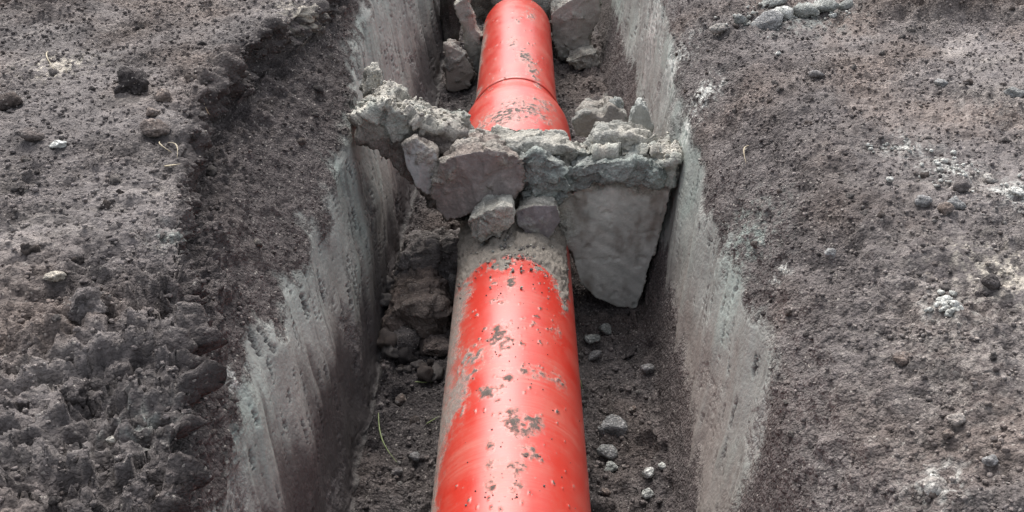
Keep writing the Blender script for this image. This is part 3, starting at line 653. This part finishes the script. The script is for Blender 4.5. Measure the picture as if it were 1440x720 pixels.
ground_stone(232, 138, 26, 22, 63, 'small brown clod between the dark clod and the left rim', 'soil_clod', 'clod', GLB, base=BROWN, second=SOIL_MID)
ground_stone(214, 157, 22, 16, 64, 'little brown clod touching the dark clod', 'soil_clod', 'clod', GLB, base=BROWN, second=SOIL_DRY)
ground_stone(84, 202, 32, 10, 65, 'thin whitish flake lying on the left bank', 'stone_flake', 'stone', GLB, base=CHALK, second=STONE, mixk=.3)
ground_stone(76, 391, 34, 15, 66, 'angular flint chip with a dark notch on the near left bank', 'stone_flake', 'stone', GLB, base=PALE, second=SOIL_MID, mixk=.6)
ground_stone(45, 190, 40, 18, 67, 'low dark clod beside the whitish flake', 'soil_clod', 'clod', GLB, base=SOIL_MID, second=SOIL_BROWN, rough=.13)
ground_stone(12, 145, 34, 30, 68, 'dark brown clod at the pale straw patch of the left bank', 'soil_clod', 'clod', GLB, base=SOIL_DARK, second=SOIL_BROWN, rough=.13)
ground_stone(118, 438, 60, 46, 69, 'large crumbly clod on the slumped near left rim', 'soil_clod', 'clod', GLB, sub=4, base=SOIL_MID, second=SOIL_DARK, rough=.15, fine=.08)
ground_stone(160, 622, 14, 8, 70, 'tiny pale stone on the slumped left rim', 'stone', 'stone', GLB, base=PALE, second=CHALK)
ground_stone(95, 555, 50, 40, 71, 'lumpy dark clod low on the slumped left rim', 'soil_clod', 'clod', GLB, sub=4, base=SOIL_DARK, second=SOIL_MID, rough=.15, fine=.08)
for i, (px, py, w, h, lab, b1, b2) in enumerate([
    (1078, 34, 46, 34, 'largest grey white clod in the pale row on the right bank', STONE, CHALK), (1102, 24, 34, 24, 'pale clod touching the largest grey white clod', CHALK, CLAY),
    (1130, 20, 40, 24, 'grey clod in the middle of the pale row', CLAY, CHALK), (1160, 10, 42, 22, 'long pale clod at the right end of the pale row', CLAY, CHALK), (1090, 4, 50, 20, 'flat pale clod behind the largest grey white clod', CLAY, CHALK), (1190, 6, 30, 14, 'small grey clod past the end of the pale row', CLAY, STONE),
    (1045, 30, 26, 14, 'small grey lump before the pale row begins', CLAY, STONE), (1145, 104, 24, 10, 'flat dark grey stone on the right bank below the pale row', SOIL_MID, STONE),
    (1095, 74, 9, 6, 'tiny light stone between pale row and flat dark stone', CHALK, STONE), (1322, 116, 20, 12, 'whitish stone on the dry crust of the right bank', STONE, CHALK),
    (1425, 133, 28, 18, 'grey stone half sunk in the dry crust of the right bank', STONE, CLAY), (1168, 357, 18, 16, 'rounded light grey pebble alone on the right bank', STONE, CHALK),
    (1250, 250, 12, 9, 'white pebble beside the chalky crumbs', CHALK, STONE), (1295, 283, 26, 18, 'grey brown stone below the white pebble', STONE, SOIL_MID), (1326, 294, 22, 20, 'brown grey stone next to a lighter one', SOIL_BROWN, STONE), (1344, 288, 26, 20, 'light grey stone next to the brown grey one', STONE, CLAY),
    (1352, 262, 30, 20, 'dark round clod above the light grey stone', SOIL_MID, SOIL_DARK), (1390, 250, 24, 14, 'pale clod among chalky crumbs at the right', SOIL_DRY, CHALK), (1432, 268, 26, 10, 'flat white stone at the end of the chalky crumbs', CHALK, STONE),
    (1325, 425, 24, 18, 'bright chalk lump in the white patch of the right bank', CHALK, CHALK), (1345, 433, 16, 12, 'small chalk lump beside the bright one', CHALK, CLAY), (1335, 418, 12, 9, 'smallest chalk bit in the white patch', CHALK, CHALK),
    (1392, 400, 26, 24, 'dark knob of soil right of the white chalk patch', SOIL_DARK, SOIL_MID), (1310, 685, 44, 26, 'broad pale clod low on the right bank', SOIL_DRY, CHALK), (1330, 612, 18, 12, 'pinkish clod above the broad pale clod', SOIL_BROWN, SOIL_DRY),
    (1345, 590, 28, 14, 'buff clod on the loose brown crumbs of the right bank', SOIL_DRY, SOIL_BROWN), (1395, 648, 24, 18, 'blue grey stone among loose brown crumbs', STONE, SOIL_MID), (1270, 505, 30, 16, 'flat brown clod above the crumbly shoulder', SOIL_BROWN, SOIL_MID), (1168, 20, 12, 8, 'tiny pale bit resting by the pale row', CHALK, CLAY), (1010, 40, 30, 16, 'brownish lump at the right trench rim before the pale row', SOIL_DRY, CLAY)]):
    ground_stone(px, py, w, h, 100+i, lab, 'stone' if b1 in (STONE, CHALK) else 'soil_clod', 'stone' if b1 in (STONE, CHALK) else 'clod', GR, base=b1, second=b2, rough=.08)
for i, (px, py, w, h, lab, b1, b2) in enumerate([
    (862, 604, 40, 34, 'angular dark grey stone on the floor right of the near pipe', STONE, (.1, .1, .1)), (852, 640, 32, 20, 'smaller grey stone just before the angular dark one', STONE, CLAY), (860, 657, 22, 13, 'pale flat chip beside the smaller grey stone', CLAY, CHALK),
    (910, 664, 18, 16, 'white speckled stone near the right wall foot', CHALK, SOIL_MID), (912, 695, 18, 14, 'whitish pebble near the right wall foot', CHALK, CLAY), (930, 655, 12, 10, 'tiny white pebble at the right wall foot', CHALK, CLAY), (903, 520, 20, 18, 'grey clod at the right wall foot', STONE, SOIL_MID),
    (833, 475, 24, 12, 'pale crumbs of clay beside the near pipe', CLAY, CHALK), (850, 462, 18, 16, 'light clay bit in front of the sliced slab', CLAY, CHALK), (880, 495, 34, 10, 'dark flat stone in front of the sliced slab', SOIL_DARK, SOIL_MID), (838, 500, 22, 12, 'grey stone close to the right side of the near pipe', STONE, SOIL_MID),
    (566, 562, 22, 14, 'brown stone on the floor left of the near pipe', SOIL_BROWN, STONE), (585, 640, 18, 12, 'grey pebble left of the near pipe', STONE, SOIL_MID), (560, 665, 20, 12, 'dark pebble near the left wall foot', SOIL_MID, STONE), (888, 575, 12, 8, 'small brown pebble right of the near pipe', SOIL_BROWN, STONE), (850, 690, 16, 10, 'brown pebble by the pipe flank', SOIL_BROWN, SOIL_MID)]):
    ground_stone(px, py, w, h, 200+i, lab, 'stone', 'stone', GFL, base=b1, second=b2, rough=.08, sink=.25)

# look-alike soil clods strewn over the banks and floor (copies of a few shapes)
shapes = [clod_mesh('soil_clod', (1.0, r1, r2), 300+i, 3, base=b1, second=b2, rough=.17, fine=.09, mixk=.6)
          for i, (r1, r2, b1, b2) in enumerate([(.8, .6, SOIL_MID, SOIL_DRY), (.7, .5, SOIL_DARK, SOIL_MID), (.9, .7, SOIL_BROWN, SOIL_MID), (.75, .45, SOIL_MID, SOIL_DRY), (.85, .6, SOIL_DRY, SOIL_MID), (.8, .55, SOIL_DARK, SOIL_BROWN)])]
flat = np.flatnonzero((VIS & (GU > 0) & (GU < 1440) & (GV > 0) & (GV < 720)).ravel())
wgt = np.ones(len(flat)); P1f, N1f, SGf = P1.reshape(-1, 3), N1.reshape(-1, 3), SG.ravel()
dYf = np.repeat(np.gradient(YS)[:, None], NS, 1).ravel(); dSf = np.linalg.norm(np.gradient(P0, axis=1), axis=-1).ravel()
area = dYf*dSf
def zone(z):
    s_ = SGf[flat]
    c_ = clay.ravel()[flat]
    if z == 'left': return (s_ < 6.8)*1.0
    if z == 'lslope': return ((s_ >= 6.8) & (s_ < 9.2) & (c_ < .3))*1.0
    if z == 'right': return (s_ > 19.3)*1.0
    if z == 'rslope': return ((s_ > 17.9) & (s_ <= 19.3) & (c_ < .3))*1.0
    return ((s_ > 11.3) & (s_ < 15.7) & (np.abs(P1f[flat][:, 0]-PX) > .17))*1.0
def sample(z, n_):
    p = area[flat]*zone(z); p /= p.sum()
    return flat[rng.choice(len(flat), n_, p=p)]
TONE = ['grey brown', 'blackish', 'reddish brown', 'mottled', 'buff', 'dark brown']
LAND = {'left': [((183, 122), 'the dark crumbly clod'), ((84, 202), 'the whitish flake'), ((76, 391), 'the flint chip'), ((218, 183), 'the brown rounded clod'), ((118, 438), 'the large crumbly clod'), ((95, 555), 'the lumpy dark clod'), ((80, 95), 'the pale straw patch'), ((430, 12), 'the pale straw edge')],
        'right': [((1078, 34), 'the pale row of clods'), ((1322, 116), 'the dry crust'), ((1168, 357), 'the lone light pebble'), ((1300, 220), 'the chalky crumbs'), ((1330, 425), 'the white chalk patch'), ((1310, 685), 'the broad pale clod'), ((1344, 288), 'the light grey stone'), ((1395, 648), 'the blue grey stone')],
        'floor': [((862, 604), 'the angular dark stone'), ((590, 470), 'the big brown clod'), ((850, 440), 'the sliced slab'), ((600, 378), 'the bridge hollow'), ((645, 120), 'the far brown block'), ((815, 95), 'the broad grey block'), ((910, 680), 'the white pebbles'), ((545, 615), 'the long grass blade')],
        'lslope': [((345, 120), 'the overhanging rim'), ((300, 400), 'the rim fissure'), ((440, 60), 'the pale straw edge')],
        'rslope': [((1122, 540), 'the small hole'), ((1010, 170), 'the shoulder hollow'), ((1040, 60), 'the pale row of clods')]}
for z, n_, where, grp, lo, hi in [('left', 48, 'on the left bank', 'small soil clods on the left bank', .022, .06), ('lslope', 18, 'on the left slope', 'small soil clods on the left slope', .02, .055),
                                  ('right', 44, 'on the right bank', 'small soil clods on the right bank', .018, .045), ('rslope', 14, 'on the right shoulder', 'small soil clods on the right shoulder', .018, .035),
                                  ('floor', 70, 'on the trench floor', 'small soil clods on the trench floor', .02, .06)]:
    marks = [(pick(*p)[0], t_) for p, t_ in LAND[z]]
    for i in sample(z, n_):
        s_ = float(lo+(hi-lo)*rng.random()**2.2); k = int(rng.integers(6))
        near = min(marks, key=lambda q_: np.linalg.norm(q_[0]-P1f[i]))[1]
        size = 'tiny' if s_ < lo+(hi-lo)*.08 else ('small' if s_ < lo+(hi-lo)*.4 else 'larger')
        place_clod('soil_clod', shapes[k], Vector(P1f[i])+Vector(N1f[i])*s_*.03, tuple(rng.uniform(-.6, .6, 2))+(rng.uniform(0, 6.28),), f'{size} {TONE[k]} soil clod {where} by {near}', 'clod', grp, s_)
# rubble between the left wall and the near pipe
for i in range(70):
    px, py = rng.uniform(540, 645), rng.uniform(385, 530)
    p, nrm = pick(px, py)
    if p[2] > .2: continue
    s_ = float(.035+.09*rng.random()**2); k = int(rng.integers(6))
    near = 'the hollow under the bridge' if py < 400 else ('the big brown clod' if py < 470 else 'the foot of the big brown clod')
    place_clod('soil_clod', shapes[k], Vector(p)+Vector((0, 0, s_*.2)), tuple(rng.uniform(-.8, .8, 2))+(rng.uniform(0, 6.28),), f"{'larger' if s_ > .07 else 'small'} {TONE[k]} soil lump in the rubble by {near}", 'clod', 'rubble left of the near pipe', s_)

# ------------------------------------------------------------------ crumbs: loose grit nobody could count
D1, F1 = ico(1); D2, F2 = ico(2)
def crumbs(name, pts, nrms, sizes, colors, label):
    n_ = len(pts); V_, C_, F_ = [], [], []
    base = []
    for k in range(10):
        r_ = np.random.RandomState(900+k); nn = r_.normal(size=(7, 3)); nn /= np.linalg.norm(nn, axis=1)[:, None]
        t = np.maximum((D1@nn.T)/r_.uniform(.55, .95, 7), 1e-3); base.append(D1/((t**10).sum(1)+.3)[:, None]**.1*np.array([1, r_.uniform(.7, 1), r_.uniform(.5, .85)]))
    base = np.array(base)
    k = rng.integers(10, size=n_); B = base[k]
    a = rng.uniform(0, 6.283, n_); ca, sa = np.cos(a), np.sin(a)
    B = np.stack([B[..., 0]*ca[:, None]-B[..., 1]*sa[:, None], B[..., 0]*sa[:, None]+B[..., 1]*ca[:, None], B[..., 2]], -1)
    V = B*sizes[:, None, None]*.5+pts[:, None]+nrms[:, None]*(sizes*.15)[:, None, None]
    nv = len(D1)
    FC = (F1[None]+(np.arange(n_)*nv)[:, None, None]).reshape(-1, 3)
    colv = np.repeat(colors, nv, 0)
    me = build_mesh(name, V.reshape(-1, 3), FC, M_CLOD, {'Col': colv, 'rgh': np.ones(n_*nv)}, smooth=True)
    return link(name, me, kind='stuff', label=label, category='crumbs')
pal = np.array([SOIL_MID, SOIL_DARK, SOIL_BROWN, SOIL_DRY, SOIL_MID, SOIL_MID, (.2, .18, .17), CLAY])
def scatter(z, n_, lo, hi, name, label, probs):
    i = sample(z, n_); s_ = lo+(hi-lo)*rng.random(n_)**3
    cidx = rng.choice(len(pal), n_, p=np.array(probs)/sum(probs)); cl = pal[cidx]*rng.uniform(.75, 1.3, (n_, 1))
    j = P1f[i]+rng.normal(size=(n_, 3))*.002
    cl = cl*.25+.85*C.reshape(-1, 3)[i]*rng.uniform(.85, 1.6, (n_, 1))
    return crumbs(name, j, N1f[i], s_, cl, label)
scatter('left', 4200, .006, .024, 'soil_crumbs', 'loose dark soil crumbs strewn over the left bank', [5, 5, 2, 1, 3, 3, 1, .3])
scatter('lslope', 900, .005, .022, 'soil_crumbs', 'dark soil crumbs on the slope under the left rim', [4, 6, 2, .3, 3, 3, .5, .2])
scatter('right', 7000, .005, .022, 'soil_crumbs', 'loose brown soil crumbs strewn over the right bank', [5, 3, 4, 3, 3, 3, 2, .6])
scatter('rslope', 1600, .005, .020, 'soil_crumbs', 'soil crumbs on the right shoulder of the trench', [5, 4, 2, 1, 3, 3, 1, .4])
scatter('floor', 5000, .006, .034, 'soil_crumbs', 'soil crumbs and grit on the trench floor beside the pipe', [4, 5, 3, 1, 3, 3, 1, .7])
# chalk crumbs on the right bank
pts, nn = [], []
for px, py, n_, sx, sy in [(1260, 207, 22, 40, 8), (1335, 235, 40, 40, 22), (1330, 428, 26, 16, 12), (1425, 262, 10, 22, 10), (1120, 14, 60, 70, 16), (1060, 28, 26, 40, 14)]:
    for _i in range(n_):
        p, q_ = pick(px+rng.normal()*sx*.6, py+rng.normal()*sy*.6); pts.append(p); nn.append(q_)
n_ = len(pts)
crumbs('chalk_crumbs', np.array(pts), np.array(nn), .008+.022*rng.random(n_)**2, np.array(CHALK)*rng.uniform(.55, 1.05, (n_, 1)), 'whitish chalk crumbs scattered in patches on the right bank')
# crumbs on the bridge top and on the near pipe below it
top = np.flatnonzero((N[:, 2] > .5)); i = rng.choice(top, 900)
crumbs('clay_crumbs', Vd[i], N[i], .006+.026*rng.random(900)**3, c[i]*rng.uniform(.8, 1.35, (900, 1)), 'grey clay crumbs on top of the clay bridge')
n_ = 420; A = np.clip(rng.normal(-.05, .45, n_), -1.1, 1.1); Yq = 3.68-np.abs(rng.normal(0, .16, n_)); 
nn = np.stack([np.sin(A), 0*A, np.cos(A)], -1); pts = np.stack([PX+nn[:, 0]*(RP+.004), Yq, .265+nn[:, 2]*(RP+.004)], -1)
A2 = rng.normal(0, .4, 160); Y2 = rng.uniform(1.9, 3.5, 160); n2 = np.stack([np.sin(A2), 0*A2, np.cos(A2)], -1); p2 = np.stack([PX+n2[:, 0]*RP, Y2, .265+n2[:, 2]*RP], -1)
crumbs('clay_crumbs', np.concatenate([pts, p2]), np.concatenate([nn, n2]), np.concatenate([.004+.016*rng.random(n_)**3, .003+.006*rng.random(160)**2]),
       np.concatenate([np.array([GREYB, CLAY, SOIL_MID, PALE])[rng.integers(4, size=n_)], np.array([SOIL_DARK, SOIL_MID])[rng.integers(2, size=160)]])*rng.uniform(.7, 1.2, (n_+160, 1)), 'crumbs of earth lying along the top of the near pipe')

# ------------------------------------------------------------------ grass blades and dry stalks
def blade(px0, px1, bend, width, mat, name, label, group, lift=.02):
    a, na = pick(*px0); b, nb = pick(*px1); a, b = Vector(a), Vector(b)
    bm = bmesh.new(); rows = []
    side = (b-a).cross(Vector(na)).normalized(); nrm = Vector(na)
    for k in range(11):
        t = k/10; c_ = a.lerp(b, t)+nrm*(.004+lift*math.sin(math.pi*t))+side*bend*math.sin(math.pi*t)
        w_ = width*(.35+.65*math.sin(math.pi*min(t*1.1+.1, 1)))*.5
        rows.append([bm.verts.new(c_-side*w_), bm.verts.new(c_+nrm*w_*.5), bm.verts.new(c_+side*w_), bm.verts.new(c_-nrm*w_*.25)])
    for r0, r1 in zip(rows[:-1], rows[1:]):
        for k in range(4): bm.faces.new((r0[k], r0[(k+1) % 4], r1[(k+1) % 4], r1[k]))
    bm.faces.new(rows[0][::-1]); bm.faces.new(rows[-1])
    me = bpy.data.meshes.new(name); bm.to_mesh(me); bm.free(); me.materials.append(mat)
    for p in me.polygons: p.use_smooth = True
    return link(name, me, label=label, category='grass', group=group)
GG = 'grass blades and stalks'
blade((530, 582), (562, 650), .02, .007, M_GRASS, 'grass_blade', 'long curved green grass blade on the floor left of the pipe', GG)
blade((585, 538), (608, 534), .004, .006, M_GRASS, 'grass_blade', 'short green blade beside the brown clods', GG, .006)
blade((598, 598), (616, 585), .004, .006, M_GRASS, 'grass_blade', 'short green blade touching the left flank of the pipe', GG, .006)
blade((817, 538), (828, 552), .004, .006, M_GRASS, 'grass_blade', 'tiny green blade at the right flank of the pipe', GG, .006)
blade((228, 196), (240, 214), .01, .005, M_STRAW, 'dry_stalk', 'pale dry stalk hooked over the left rim', GG)
blade((234, 232), (250, 230), .003, .006, M_STRAW, 'dry_stalk', 'short pale straw lying at the left rim', GG, .004)
blade((238, 200), (246, 222), -.012, .005, M_STRAW, 'dry_stalk', 'curled dry stalk beside the hooked one on the left rim', GG)
blade((66, 70), (78, 96), .01, .006, M_STRAW, 'dry_stalk', 'dry stalk in the straw patch of the left bank', GG)
blade((1050, 205), (1046, 232), .01, .008, M_STRAW, 'dry_stalk', 'dry buff stalk on the right shoulder of the trench', GG)
blade((290, 145), (298, 160), .01, .005, M_STRAW, 'dry_stalk', 'thin root end poking from the soil under the left rim', GG)
